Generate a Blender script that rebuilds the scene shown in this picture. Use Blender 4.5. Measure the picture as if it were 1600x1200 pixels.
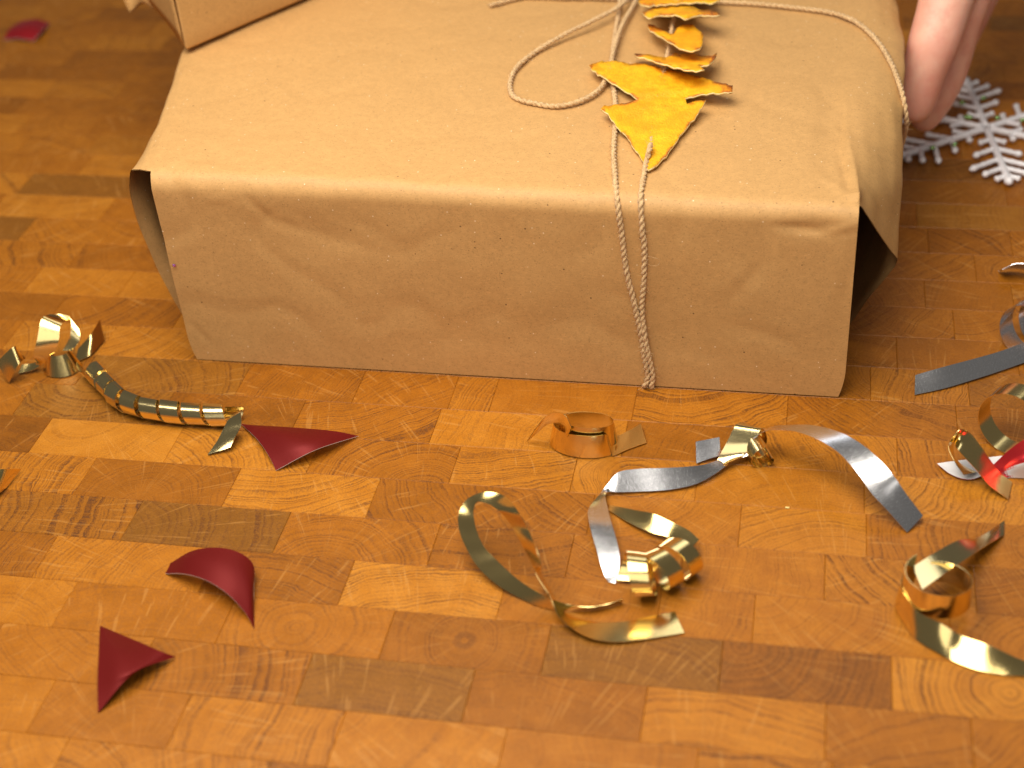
import bpy, bmesh, math, random
import numpy as np
from mathutils import Vector, Matrix, noise
from mathutils.geometry import delaunay_2d_cdt
random.seed(7); rng = np.random.default_rng(7)
sc = bpy.context.scene
for o in list(bpy.data.objects): bpy.data.objects.remove(o)
col = sc.collection

# ------------------------------------------------------------------ camera
FPX = 2276.7677
XA = np.array([0.9801, 0.0584, -0.1896]); YA = np.array([0.1866, -0.5956, 0.7813]); ZA = np.array([-0.0674, -0.8011, -0.5947])
CAMPOS = Vector((0.1138, -0.4688, 0.3568))
cam_d = bpy.data.cameras.new("camera"); cam = bpy.data.objects.new("camera", cam_d); col.objects.link(cam)
cam.matrix_world = Matrix(((XA[0], -XA[1], -XA[2], CAMPOS.x), (YA[0], -YA[1], -YA[2], CAMPOS.y), (ZA[0], -ZA[1], -ZA[2], CAMPOS.z), (0, 0, 0, 1)))
cam_d.sensor_width = 36; cam_d.lens = FPX * 36 / 1600; cam_d.clip_start = 0.01; cam_d.clip_end = 20
cam_d.dof.use_dof = True; cam_d.dof.focus_distance = 0.57; cam_d.dof.aperture_fstop = 7.5; cam_d.dof.aperture_blades = 0
sc.camera = cam
# ------------------------------------------------------------------ light
w = bpy.data.worlds.new("World"); sc.world = w; w.use_nodes = True
w.node_tree.nodes["Background"].inputs[0].default_value = (0.64, 0.60, 0.55, 1)
w.node_tree.nodes["Background"].inputs[1].default_value = 0.16
def area(name, loc, target, size, energy, color, size_y=None):
    l = bpy.data.lights.new(name, 'AREA'); l.energy = energy; l.color = color; l.size = size
    if size_y: l.shape = 'RECTANGLE'; l.size_y = size_y
    o = bpy.data.objects.new(name, l); col.objects.link(o); o.location = loc
    o.rotation_euler = (Vector(target) - Vector(loc)).to_track_quat('-Z', 'Y').to_euler()
    return o
area("softbox_key", (-0.08, -0.15, 0.60), (0.0, -0.06, 0.0), 0.58, 6.7, (1.0, 0.93, 0.83), 0.46)
area("softbox_front", (0.15, -1.15, 0.66), (0.05, 0.0, 0.04), 1.25, 4.2, (1.0, 0.94, 0.87), 0.80)
area("softbox_back", (0.25, 0.80, 1.00), (0.10, -0.02, 0.0), 0.80, 1.2, (0.94, 0.96, 1.0), 0.30)
vs = sc.view_settings; vs.view_transform = 'Standard'; vs.look = 'None'; vs.exposure = 0.0; vs.gamma = 1.0
sc.render.engine = 'CYCLES'
cy = sc.cycles; cy.max_bounces = 6; cy.diffuse_bounces = 3; cy.glossy_bounces = 4; cy.transmission_bounces = 4; cy.caustics_reflective = False; cy.caustics_refractive = False

# ------------------------------------------------------------------ helpers
def W(P): return Vector((float(P @ XA), float(P @ YA), float(P @ ZA)))
def ray(px, py): return W(np.array([(px - 800) / FPX, (py - 600) / FPX, 1.0]))
def at(px, py, z=0.0):
    r = ray(px, py); return CAMPOS + r * ((z - CAMPOS.z) / r.z)
def aty(px, py, y):
    r = ray(px, py); return CAMPOS + r * ((y - CAMPOS.y) / r.y)
def atx(px, py, x):
    r = ray(px, py); return CAMPOS + r * ((x - CAMPOS.x) / r.x)
def smooth(t): t = max(0, min(1, t)); return t * t * (3 - 2 * t)
def mk(name, verts, faces, mats, parent=None, midx=None, smooth_=True):
    me = bpy.data.meshes.new(name); me.from_pydata([tuple(v) for v in verts], [], faces); 
    for m in (mats if isinstance(mats, (list, tuple)) else [mats]): me.materials.append(m)
    if midx is not None: me.polygons.foreach_set('material_index', midx)
    if smooth_: me.polygons.foreach_set('use_smooth', [True] * len(me.polygons))
    me.update()
    o = bpy.data.objects.new(name, me); col.objects.link(o)
    if parent: o.parent = parent; o.matrix_parent_inverse = parent.matrix_world.inverted()
    return o
def empty(name, loc=(0, 0, 0)):
    o = bpy.data.objects.new(name, None); o.empty_display_size = .01; col.objects.link(o); o.location = loc
    o.matrix_world = Matrix.Translation(Vector(loc)); return o
def tag(o, label, cat, group=None):
    o['label'] = label; o['category'] = cat
    if group: o['group'] = group
    return o
def catmull(pts, n, closed=False):
    out = []; P = [Vector(p) for p in pts]; N = len(P)
    for i in range(N if closed else N - 1):
        p0 = P[(i - 1) % N] if closed or i > 0 else P[0] * 2 - P[1]
        p1 = P[i]; p2 = P[(i + 1) % N]
        p3 = P[(i + 2) % N] if closed or i + 2 < N else P[-1] * 2 - P[-2]
        # centripetal-ish parameterisation
        t01 = max((p1 - p0).length, 1e-7) ** .5; t12 = max((p2 - p1).length, 1e-7) ** .5; t23 = max((p3 - p2).length, 1e-7) ** .5
        m1 = (p2 - p1) + t12 * ((p1 - p0) / t01 - (p2 - p0) / (t01 + t12))
        m2 = (p2 - p1) + t12 * ((p3 - p2) / t23 - (p3 - p1) / (t12 + t23))
        for k in range(n):
            t = k / n; t2 = t * t; t3 = t2 * t
            out.append((2 * t3 - 3 * t2 + 1) * p1 + (t3 - 2 * t2 + t) * m1 + (-2 * t3 + 3 * t2) * p2 + (t3 - t2) * m2)
    if not closed: out.append(P[-1])
    return out

# ------------------------------------------------------------------ materials
class NT:
    def __init__(s, name):
        s.m = bpy.data.materials.new(name); s.m.use_nodes = True; s.t = s.m.node_tree; s.n = s.t.nodes
        s.b = s.n['Principled BSDF']
    def a(s, typ, **kw):
        nd = s.n.new(typ)
        for k, v in kw.items(): setattr(nd, k, v)
        return nd
    def l(s, a, b): s.t.links.new(a, b)
    def set(s, nd, i, v):
        if isinstance(v, bpy.types.NodeSocket): s.l(v, nd.inputs[i])
        else: nd.inputs[i].default_value = v
    def math(s, op, a, b=None, c=None, clamp=False):
        nd = s.a('ShaderNodeMath', operation=op, use_clamp=clamp); s.set(nd, 0, a)
        if b is not None: s.set(nd, 1, b)
        if c is not None: s.set(nd, 2, c)
        return nd.outputs[0]
    def vmath(s, op, a, b=None):
        nd = s.a('ShaderNodeVectorMath', operation=op); s.set(nd, 0, a)
        if b is not None: s.set(nd, 3 if op == 'SCALE' else 1, b)
        return nd.outputs['Value'] if op in ('LENGTH', 'DOT_PRODUCT') else nd.outputs[0]
    def noise(s, vec, scale, detail=3, rough=.5, dist=0, dim='3D'):
        nd = s.a('ShaderNodeTexNoise', noise_dimensions=dim)
        if vec is not None: s.l(vec, nd.inputs['Vector'])
        nd.inputs['Scale'].default_value = scale; nd.inputs['Detail'].default_value = detail
        nd.inputs['Roughness'].default_value = rough; nd.inputs['Distortion'].default_value = dist
        return nd.outputs[0]
    def ramp(s, fac, lo, hi, a=0., b=1.):
        nd = s.a('ShaderNodeMapRange', interpolation_type='SMOOTHSTEP'); s.set(nd, 0, fac)
        nd.inputs[1].default_value = lo; nd.inputs[2].default_value = hi; nd.inputs[3].default_value = a; nd.inputs[4].default_value = b
        return nd.outputs[0]
    def mix(s, fac, a, b, bt='MIX'):
        nd = s.a('ShaderNodeMix', data_type='RGBA', blend_type=bt); s.set(nd, 0, fac)
        for i, v in ((6, a), (7, b)):
            if isinstance(v, bpy.types.NodeSocket): s.l(v, nd.inputs[i])
            else: nd.inputs[i].default_value = (*v, 1)
        return nd.outputs[2]
    def pos(s): return s.a('ShaderNodeNewGeometry').outputs['Position']
    def mm(s): return s.vmath('SCALE', s.pos(), 1000.0)
    def out(s, color=None, rough=None, bump=None, bstr=.3, bdist=.0005, **kw):
        if color is not None: s.set(s.b, 'Base Color', color if isinstance(color, bpy.types.NodeSocket) else (*color, 1))
        if rough is not None: s.set(s.b, 'Roughness', rough)
        if bump is not None:
            bn = s.a('ShaderNodeBump'); bn.inputs['Strength'].default_value = bstr; bn.inputs['Distance'].default_value = bdist
            s.l(bump, bn.inputs['Height']); s.l(bn.outputs[0], s.b.inputs['Normal'])
        for k, v in kw.items(): s.set(s.b, k.replace('_', ' '), v)
        return s.m

def wood_material():
    s = NT('oak_end_grain'); mm = s.mm()
    oi = s.a('ShaderNodeObjectInfo')
    loc = s.vmath('SCALE', oi.outputs['Location'], 1000.0)
    sep = s.a('ShaderNodeSeparateColor'); s.l(oi.outputs['Color'], sep.inputs[0])
    kind = oi.outputs['Alpha']; rnd = oi.outputs['Random']
    off = s.a('ShaderNodeCombineXYZ')
    s.l(s.math('MULTIPLY', s.math('SUBTRACT', sep.outputs[0], .5), 170.), off.inputs[0])
    s.l(s.math('MULTIPLY', s.math('SUBTRACT', sep.outputs[1], .5), 170.), off.inputs[1])
    q = s.vmath('ADD', s.vmath('SUBTRACT', mm, loc), off.outputs[0])
    flat = s.vmath('MULTIPLY', q, (1, 1, 0))
    seed = s.a('ShaderNodeCombineXYZ'); s.l(s.math('MULTIPLY', rnd, 900.), seed.inputs[2])
    qs = s.vmath('ADD', flat, seed.outputs[0])
    wob = s.math('MULTIPLY', s.math('SUBTRACT', s.noise(qs, .045, 2, .5), .5), 9.0)
    wob2 = s.math('MULTIPLY', s.math('SUBTRACT', s.noise(qs, .35, 2, .5), .5), 1.1)
    r0 = s.math('ADD', s.math('ADD', s.vmath('LENGTH', flat), wob), wob2)
    rc1 = s.a('ShaderNodeCombineXYZ'); s.l(r0, rc1.inputs[0]); s.l(s.math('MULTIPLY', rnd, 300.), rc1.inputs[1])
    r = s.math('ADD', r0, s.math('MULTIPLY', s.noise(rc1.outputs[0], .16, 1, .5), 9.0))
    T = s.math('ADD', .9, s.math('MULTIPLY', kind, 1.9))
    ph = s.math('DIVIDE', r, T)
    fr = s.math('FRACT', ph); cell = s.math('FLOOR', ph)
    wn = s.a('ShaderNodeTexWhiteNoise', noise_dimensions='1D'); s.l(s.math('ADD', cell, s.math('MULTIPLY', rnd, 77.)), wn.inputs['W'])
    ringr = wn.outputs['Value']
    # early-wood band: rises fast then decays through the ring
    band = s.math('MULTIPLY', s.ramp(fr, 0., .08), s.ramp(fr, .15, .75, 1., 0.))
    strg = s.math('ADD', .25, s.math('MULTIPLY', s.math('FRACT', s.math('MULTIPLY', rnd, 17.3)), .85))
    band = s.math('MULTIPLY', s.math('MULTIPLY', band, s.math('ADD', .15, s.math('MULTIPLY', ringr, 1.0))), strg)
    band = s.math('MULTIPLY', band, s.ramp(s.noise(qs, .13, 2, .5), .3, .6, .45, 1.15))
    # medullary rays and rings of pores in polar coordinates
    sx = s.a('ShaderNodeSeparateXYZ'); s.l(flat, sx.inputs[0])
    ang = s.math('ARCTAN2', sx.outputs[1], sx.outputs[0])
    rlen = s.math('MAXIMUM', r, 6.)
    pol = s.a('ShaderNodeCombineXYZ'); s.l(s.math('MULTIPLY', ang, 55.), pol.inputs[0]); s.l(s.math('MULTIPLY', r, .05), pol.inputs[1]); s.l(s.math('MULTIPLY', rnd, 50.), pol.inputs[2])
    rays = s.ramp(s.noise(pol.outputs[0], .85, 2, .6), .60, .66)
    pol2 = s.a('ShaderNodeCombineXYZ'); s.l(s.math('MULTIPLY', ang, 40.), pol2.inputs[0]); s.l(s.math('MULTIPLY', r, 1.5), pol2.inputs[1]); s.l(s.math('MULTIPLY', rnd, 50.), pol2.inputs[2])
    pores = s.ramp(s.noise(pol2.outputs[0], 1.6, 2, .6), .50, .60)
    pore2 = s.ramp(s.noise(qs, 1.9, 2, .65), .50, .62)
    pore = s.math('MAXIMUM', s.math('MULTIPLY', pores, .8), pore2)
    pmask = s.math('MULTIPLY', pore, s.math('ADD', .45, s.math('MULTIPLY', band, 1.0)))
    cloud = s.noise(qs, .09, 3, .55); fine = s.noise(qs, .9, 4, .6)
    # tone per block
    tone = sep.outputs[2]
    cr = s.a('ShaderNodeValToRGB'); s.l(s.math('ADD', tone, s.math('MULTIPLY', s.math('SUBTRACT', cloud, .5), .52)), cr.inputs[0])
    e = cr.color_ramp.elements
    e[0].position = 0.; e[0].color = (.17, .056, .004, 1); e[1].position = 1.; e[1].color = (.58, .230, .022, 1)
    for p, c in ((.22, (.265, .086, .005)), (.5, (.38, .126, .007)), (.75, (.48, .173, .012))):
        x = cr.color_ramp.elements.new(p); x.color = (*c, 1)
    base = cr.outputs[0]
    olive = s.mix(s.ramp(kind, .86, .9), base, s.mix(.5, base, (.20, .090, .012)))
    darkm = s.ramp(kind, .80, .85)  # porous dark blocks
    c = s.mix(s.math('MULTIPLY', band, .76), olive, s.mix(.70, olive, (.13, .036, .004)))
    c = s.mix(s.math('MULTIPLY', pmask, s.math('ADD', .55, s.math('MULTIPLY', darkm, .3))), c, (.10, .032, .005))
    c = s.mix(s.math('MULTIPLY', rays, .22), c, (.66, .33, .085))
    c = s.mix(s.math('MULTIPLY', s.math('SUBTRACT', fine, .5), .5, clamp=True), c, (.55, .25, .05))
    # knife scratches
    def scr(angle, sc_, thr, mlo):
        mp = s.a('ShaderNodeMapping'); s.l(mm, mp.inputs[0]); mp.inputs['Rotation'].default_value = (0, 0, angle); mp.inputs['Scale'].default_value = (.03 * sc_, .33 * sc_, 0)
        v = s.a('ShaderNodeTexVoronoi', feature='DISTANCE_TO_EDGE', voronoi_dimensions='2D'); s.l(mp.outputs[0], v.inputs['Vector']); v.inputs['Scale'].default_value = 1.
        k = s.ramp(v.outputs['Distance'], 0., thr, 1., 0.)
        return s.math('MULTIPLY', k, s.ramp(s.noise(mm, .021, 2, .5), mlo, mlo + .06))
    sc1 = s.math('MAXIMUM', scr(.55, 1.0, .012, .60), scr(.28, .55, .009, .63))
    c = s.mix(s.math('MULTIPLY', sc1, .08), c, (.78, .42, .12))
    rough = s.math('ADD', .27, s.math('ADD', s.math('MULTIPLY', cloud, .16), s.math('MULTIPLY', pmask, .25)))
    hgt = s.math('SUBTRACT', s.math('MULTIPLY', s.noise(mm, .12, 1, .5), 1.2), s.math('MULTIPLY', s.noise(mm, 2.4, 1, .5), .5))
    return s.out(c, rough, hgt, .3, .0002, Specular_IOR_Level=.32)
WOOD = wood_material()

def kraft_material(name, base):
    s = NT(name); mm = s.mm()
    big = s.noise(mm, .018, 3, .5); med = s.noise(mm, .35, 4, .6); fine = s.noise(mm, 1.3, 3, .75)
    mp = s.a('ShaderNodeMapping'); s.l(mm, mp.inputs[0]); mp.inputs['Scale'].default_value = (.5, 3.0, 3.0)
    fib = s.noise(mp.outputs[0], .9, 3, .7, 1.5)
    d = tuple(x * .72 for x in base); h = tuple(min(1, x * 1.18) for x in base)
    c = s.mix(s.ramp(med, .3, .7), d, h); c = s.mix(.80, c, base)
    c = s.mix(s.math('MULTIPLY', s.ramp(fine, .52, .68), .42), c, tuple(x * .45 for x in base))
    c = s.mix(s.math('MULTIPLY', s.ramp(fib, .55, .66), .40), c, tuple(min(1, x * 1.5) for x in base))
    c = s.mix(s.math('MULTIPLY', s.ramp(big, .35, .65), .12), c, tuple(x * .8 for x in base))
    def dots(scale, rad, keep, colr, c, amt):
        v = s.a('ShaderNodeTexVoronoi'); s.l(mm, v.inputs['Vector']); v.inputs['Scale'].default_value = scale
        k = s.math('MULTIPLY', s.ramp(v.outputs['Distance'], rad * .5, rad, 1., 0.), s.math('GREATER_THAN', s.vmath('DOT_PRODUCT', v.outputs['Color'], (1, 0, 0)), keep))
        return s.mix(s.math('MULTIPLY', k, amt), c, colr)
    c = dots(.20, .09, .72, (.08, .04, .014), c, .85)
    c = dots(.45, .13, .60, (.16, .085, .035), c, .6)
    c = dots(.30, .10, .62, (.95, .80, .55), c, .8)
    hgt = s.math('ADD', s.math('MULTIPLY', s.noise(mm, 1.8, 1, .6), .5), s.math('MULTIPLY', s.noise(mm, .03, 2, .5), 3.))
    return s.out(c, s.math('ADD', .47, s.math('MULTIPLY', med, .12)), hgt, .2, .0003, Specular_IOR_Level=.3)
KRAFT = kraft_material('kraft_paper', (.56, .318, .116))
KRAFT2 = kraft_material('kraft_paper_upper_parcel', (.54, .308, .110))

def foil(name, colr, rough, brushed=.06):
    s = NT(name); mm = s.mm()
    tc = s.a('ShaderNodeUVMap'); mp = s.a('ShaderNodeMapping'); s.l(tc.outputs[0], mp.inputs[0]); mp.inputs['Scale'].default_value = (2.5, 90., 1)
    br = s.noise(mp.outputs[0], 1., 3, .6)
    mp2 = s.a('ShaderNodeMapping'); s.l(tc.outputs[0], mp2.inputs[0]); mp2.inputs['Scale'].default_value = (160., 3., 1)
    b2 = s.noise(mp2.outputs[0], 1., 3, .65)
    sm = s.noise(mm, .12, 2, .5)
    r = s.math('ADD', rough, s.math('MULTIPLY', s.ramp(b2, .4, .75), brushed))
    h = s.math('ADD', s.math('MULTIPLY', br, .25), s.math('ADD', s.math('MULTIPLY', b2, .5), s.math('MULTIPLY', sm, .5)))
    return s.out(colr, r, h, .16, .00012, Metallic=1.0)
GOLD = foil('gold_foil', (.94, .72, .30), .14)
GOLDP = foil('pale_gold_foil', (.95, .77, .38), .14)
SILVER = foil('silver_foil', (.96, .96, .98), .17, .14)
def simple(name, colr, rough, **kw):
    s = NT(name); return s.out(colr, rough, s.noise(s.mm(), .6, 3, .6), .1, .0002, **kw)
REDF = simple('red_metallic_card', (.155, .008, .007), .48, Metallic=.35, Specular_IOR_Level=.22)
REDB = simple('bright_red_metallic_card', (.62, .03, .04), .36, Metallic=.7)
WHITE = simple('white_card', (.80, .77, .76), .6)
DARKB = simple('cardboard_core', (.22, .13, .06), .8)
def twine_material():
    s = NT('jute_twine'); mm = s.mm()
    n = s.noise(mm, 1.2, 4, .65); n2 = s.noise(mm, 4., 2, .6)
    c = s.mix(s.ramp(n, .3, .7), (.46, .28, .115), (.74, .50, .245)); c = s.mix(s.math('MULTIPLY', s.ramp(n2, .5, .75), .4), c, (.80, .66, .47))
    return s.out(c, .85, n2, .5, .0003, Sheen_Weight=.2)
TWINE = twine_material()
def peel_material():
    s = NT('dried_orange_peel'); mm = s.mm(); hueN = s.noise(mm, .06, 2, .5)
    at_ = s.a('ShaderNodeAttribute', attribute_name='rim'); rim = at_.outputs['Fac']   # 1 at the browned rim, 0 inside
    n = s.noise(mm, .35, 4, .6); n2 = s.noise(mm, 1.6, 4, .7)
    v = s.a('ShaderNodeTexVoronoi'); s.l(mm, v.inputs['Vector']); v.inputs['Scale'].default_value = .9
    c = s.mix(s.ramp(n, .3, .7), (.97, .41, .004), (.98, .54, .010)); c = s.mix(s.math('MULTIPLY', s.ramp(n2, .5, .7), .35), c, (.90, .50, .05))
    c = s.mix(s.math('MULTIPLY', s.ramp(v.outputs[0], .0, .35, 1., 0.), .30), c, (.70, .22, .005)); c = s.mix(s.math('MULTIPLY', s.ramp(hueN, .45, .65), .5), c, (.90, .30, .005))
    lowf = s.noise(mm, .11, 2, .5); rim = s.math('MULTIPLY', rim, s.ramp(lowf, .38, .64, .22, 1.1))
    k = s.ramp(s.math('ADD', rim, s.math('MULTIPLY', s.math('SUBTRACT', n2, .5), .9)), .45, .95)
    c = s.mix(s.math('MULTIPLY', k, .85), c, (.50, .12, .012))
    k2 = s.ramp(s.math('ADD', rim, s.math('MULTIPLY', s.math('SUBTRACT', n2, .5), .8)), .93, 1.18)
    c = s.mix(s.math('MULTIPLY', k2, .9), c, (.16, .045, .02))
    h = s.math('ADD', s.math('MULTIPLY', v.outputs[0], -.4), n2)
    return s.out(c, .5, h, .8, .0007, Specular_IOR_Level=.4)
PEEL = peel_material()
def pith_material():
    s = NT('orange_pith'); mm = s.mm()
    n = s.noise(mm, .8, 4, .7); n2 = s.noise(mm, .5, 3, .6)
    c = s.mix(s.ramp(n, .35, .7), (.82, .62, .22), (.88, .74, .42)); c = s.mix(s.ramp(n2, .60, .70), c, (.40, .20, .04))
    return s.out(c, .75, n, .7, .0006)
PITH = pith_material()
def skin_material():
    s = NT('skin'); mm = s.mm()
    n = s.noise(mm, .05, 3, .5); n2 = s.noise(mm, 1.0, 3, .6)
    c = s.mix(s.ramp(n, .35, .65), (.76, .36, .26), (.84, .48, .35)); c = s.mix(s.math('MULTIPLY', s.ramp(s.noise(mm, .16, 3, .6), .45, .7), .45), c, (.70, .27, .20))
    return s.out(c, .5, n2, .2, .0003, Subsurface_Weight=.25, Subsurface_Radius=(.006, .002, .001), Subsurface_Scale=.5)
SKIN = skin_material()
SNOW = NT('frosted_white_plastic'); SNOW = SNOW.out((.93, .91, .93), .35, SNOW.noise(SNOW.mm(), .5, 3, .6), .6, .0008, Coat_Weight=.4)
GLIT = simple('green_glitter', (.45, .75, .30), .2, Metallic=.8)

# ------------------------------------------------------------------ table top of end-grain blocks
ROW = 0.02255; Y0 = -0.0192
table = mk('table_top', [(-.75, -.45, -.040), (.60, -.45, -.040), (.60, .75, -.040), (-.75, .75, -.040),
                        (-.75, -.45, -.020), (.60, -.45, -.020), (.60, .75, -.020), (-.75, .75, -.020)],
           [(0, 3, 2, 1), (4, 5, 6, 7), (0, 1, 5, 4), (1, 2, 6, 5), (2, 3, 7, 6), (3, 0, 4, 7)], WOOD, smooth_=False)
table['kind'] = 'structure'; table.color = (.5, .5, .4, .5)
SEAMS = {-1: [(560, 605), (705, 622), (775, 607)], 0: [(265, 625), (470, 642), (680, 665), (985, 640)],
         1: [(64, 678), (268, 700), (482, 730), (710, 728), (900, 725)], 2: [(135, 740), (362, 760), (580, 785), (925, 795), (1160, 780)],
         3: [(207, 810), (442, 828), (680, 845), (1290, 850)], 4: [(72, 865), (322, 900), (537, 920), (785, 930), (1040, 880), (1180, 935)],
         5: [(97, 950), (345, 985), (606, 987), (851, 1025), (1126, 1040), (1394, 1088)], 6: [(235, 1010), (475, 1057), (733, 1082), (1007, 1107), (1290, 1130)],
         7: [(60, 1110), (280, 1125), (530, 1140), (790, 1150)]}
# (row, px of the middle) -> tone, kind (alpha), pith offset
SPECIAL = {(3, 330): (.22, .95, .70, .55), (3, 100): (.45, .88, .80, .52), (6, 600): (.35, .97, .5, .85), (5, 990): (.35, .92, .58, .8), (5, 1260): (.2, .84, .62, .45),
           (0, 370): (.25, .84, .3, .6), (1, 10): (.15, .84, .5, .75), (5, 470): (.5, .7, .52, .50), (3, 550): (.45, .6, .55, .62), (2, 470): (.8, .6, .62, .2), (4, 660): (.85, .3, .4, .9),
           (4, 420): (.3, .5, .55, .9), (5, 1420): (.8, .7, .42, .5), (6, 1100): (.7, .8, .55, .85)}
def block_mesh(L, dz):
    x = L / 2 - .00002; y = ROW / 2 - .00002; c = .00022; z = dz; b = -.019
    v = [(-x + c, -y + c, z), (x - c, -y + c, z), (x - c, y - c, z), (-x + c, y - c, z),
         (-x, -y, z - c), (x, -y, z - c), (x, y, z - c), (-x, y, z - c), (-x, -y, b), (x, -y, b), (x, y, b), (-x, y, b)]
    f = [(0, 1, 2, 3)]
    for i in range(4):
        j = (i + 1) % 4; f.append((4 + i, 4 + j, j, i)); f.append((8 + i, 8 + j, 4 + j, 4 + i))
    return v, f
def proj(P):
    d = np.array(P) - np.array(CAMPOS)
    cx = d[0] * XA + d[1] * YA + d[2] * ZA
    return cx[0] / cx[2] * FPX + 800, cx[1] / cx[2] * FPX + 600, cx[2]
blocks = []
for k in range(-29, 12):
    yc = Y0 - ROW * (k + .5)
    xs = sorted(at(*p).x for p in SEAMS.get(k, []))
    x = -.70 + random.uniform(0, .04); marks = [x]
    targets = xs + [.5]
    for t in targets:
        gap = t - x
        n = max(1, round(gap / random.uniform(.048, .062)))
        for i in range(1, n + 1): marks.append(x + gap * i / n + (random.uniform(-.011, .011) if i < n else 0))
        x = t
    for a, b in zip(marks, marks[1:]):
        if b - a < .006: continue
        xc = (a + b) / 2; u, v_, d = proj((xc, yc, 0))
        inview = -60 < u < 1660 and -40 < v_ < 1250
        hidden = (-.15 < a and b < .13 and .012 < yc < .24)
        blocks.append((a, b, yc, k, u, v_, d, inview and not hidden))
vis = sorted([b for b in blocks if b[7]], key=lambda b: b[6])
singles = set(id(b) for b in vis[:300])
rest_v, rest_f = [], []
for b in blocks:
    a, bb, yc, k, u, v_, d, _ = b; L = bb - a; xc = (a + bb) / 2
    dz = -random.random() * .00005
    verts, faces = block_mesh(L, dz)
    if id(b) in singles:
        o = mk('wood_block', verts, faces, WOOD, smooth_=False); o.location = (xc, yc, 0)
        o.parent = table
        tone = random.choice([random.uniform(.45, .75), random.uniform(.5, .85), random.uniform(.3, .5)])
        kd = random.choice([random.uniform(.0, .4), random.uniform(.3, .78), random.uniform(.2, .78), random.uniform(.81, .99) if random.random() < .3 else .5])
        ang = random.uniform(0, 6.28); rr = random.uniform(0, .15) if random.random() < .1 else random.choice([random.uniform(.12, .3), random.uniform(.25, .5), random.uniform(.3, .5)])
        pxo, pyo = .5 + rr * math.cos(ang), .5 + rr * math.sin(ang)
        for (rk, pm), sp in SPECIAL.items():
            if rk == k and proj((a, yc, 0))[0] < pm < proj((bb, yc, 0))[0]: tone, kd, pxo, pyo = sp
        o.color = (pxo, pyo, tone, kd)
    else:
        n0 = len(rest_v); rest_v += [(p[0] + xc, p[1] + yc, p[2]) for p in verts]; rest_f += [tuple(i + n0 for i in f) for f in faces]
ro = mk('wood_blocks', rest_v, rest_f, WOOD, table, smooth_=False); ro['kind'] = 'stuff'; ro.color = (.5, .5, .45, .5)

# ------------------------------------------------------------------ big parcel
FY = .0035; RAD = .0074; BACK = .225
def topz(x): return .0900 - .0042 * smooth((x + .14) / .27) 
def xl(y): return -.1412 - .235 * max(0, min(y - .004, .128))
def xr(y): return .1333 + (.128 - .1333) * smooth((y - .01) / .07) + .004 * smooth((y - .09) / .1)
def profile(T):
    p = []
    nz = NF
    for i in range(nz): p.append((FY, .0006 + (T - RAD - .0006) * i / nz))
    for i in range(9):
        a = math.pi / 2 * i / 8; p.append((FY + RAD - RAD * math.cos(a), T - RAD + RAD * math.sin(a)))
    ny = NTOP
    for i in range(1, ny): p.append((FY + RAD + (BACK - FY - 2 * RAD) * i / ny, T))
    for i in range(9):
        a = math.pi / 2 * i / 8; p.append((BACK - RAD + RAD * math.sin(a), T - RAD + RAD * math.cos(a)))
    for i in range(1, 9): p.append((BACK, (T - RAD) * (1 - i / 8)))
    return p
def crinkle(P, y0):
    n = noise.noise(Vector(P) * 18) * .0004 + noise.noise(Vector(P) * 55 + Vector((3, 1, 7))) * .00022
    r = abs(noise.noise(Vector((P[0] * 30, P[1] * 30 + P[2] * 30, 5)))); n += -.0005 * max(0, .25 - r) * 3
    return n
NX = 240; NF = 56; NA = 8; NTOP = 110
def seg_d(px, py, a, b):
    ax, ay = a; bx, by = b; dx, dy = bx - ax, by - ay; t = max(0, min(1, ((px - ax) * dx + (py - ay) * dy) / (dx * dx + dy * dy)))
    return math.hypot(px - ax - dx * t, py - ay - dy * t), t
FRONT_CREASES = [((-.102, .0825), (-.094, .072), .0035, -.0010), ((-.094, .072), (-.078, .066), .0045, -.0008), ((-.120, .080), (-.108, .0805), .002, .0006), ((.104, .0775), (.122, .0755), .0022, -.0013), ((.122, .0755), (.1330, .0790), .0025, .0010),
                 ((-.06, .074), (-.038, .060), .007, -.0006), ((.085, .060), (.100, .045), .006, .0004), ((-.138, .02), (-.131, .008), .003, -.0005)]
TOP_CREASES = [((.1300, .014), (.1255, .050), .003, -.0016), ((.1255, .050), (.1270, .085), .004, -.0012), ((.1180, .030), (.1290, .016), .0035, .0009), ((.1275, .060), (.1225, .075), .003, .0007), ((-.137, .016), (-.118, .013), .0025, .0007), ((-.150, .050), (-.135, .022), .004, .0006)]
def creases(L, px, py):
    k = 0
    for a, b, w_, d in L:
        ds, t = seg_d(px, py, a, b)
        if ds < w_: k += .6 * d * (1 - ds / w_) ** 1.3 * (.35 + .65 * math.sin(math.pi * min(1, max(0, t))))
    return k
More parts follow.
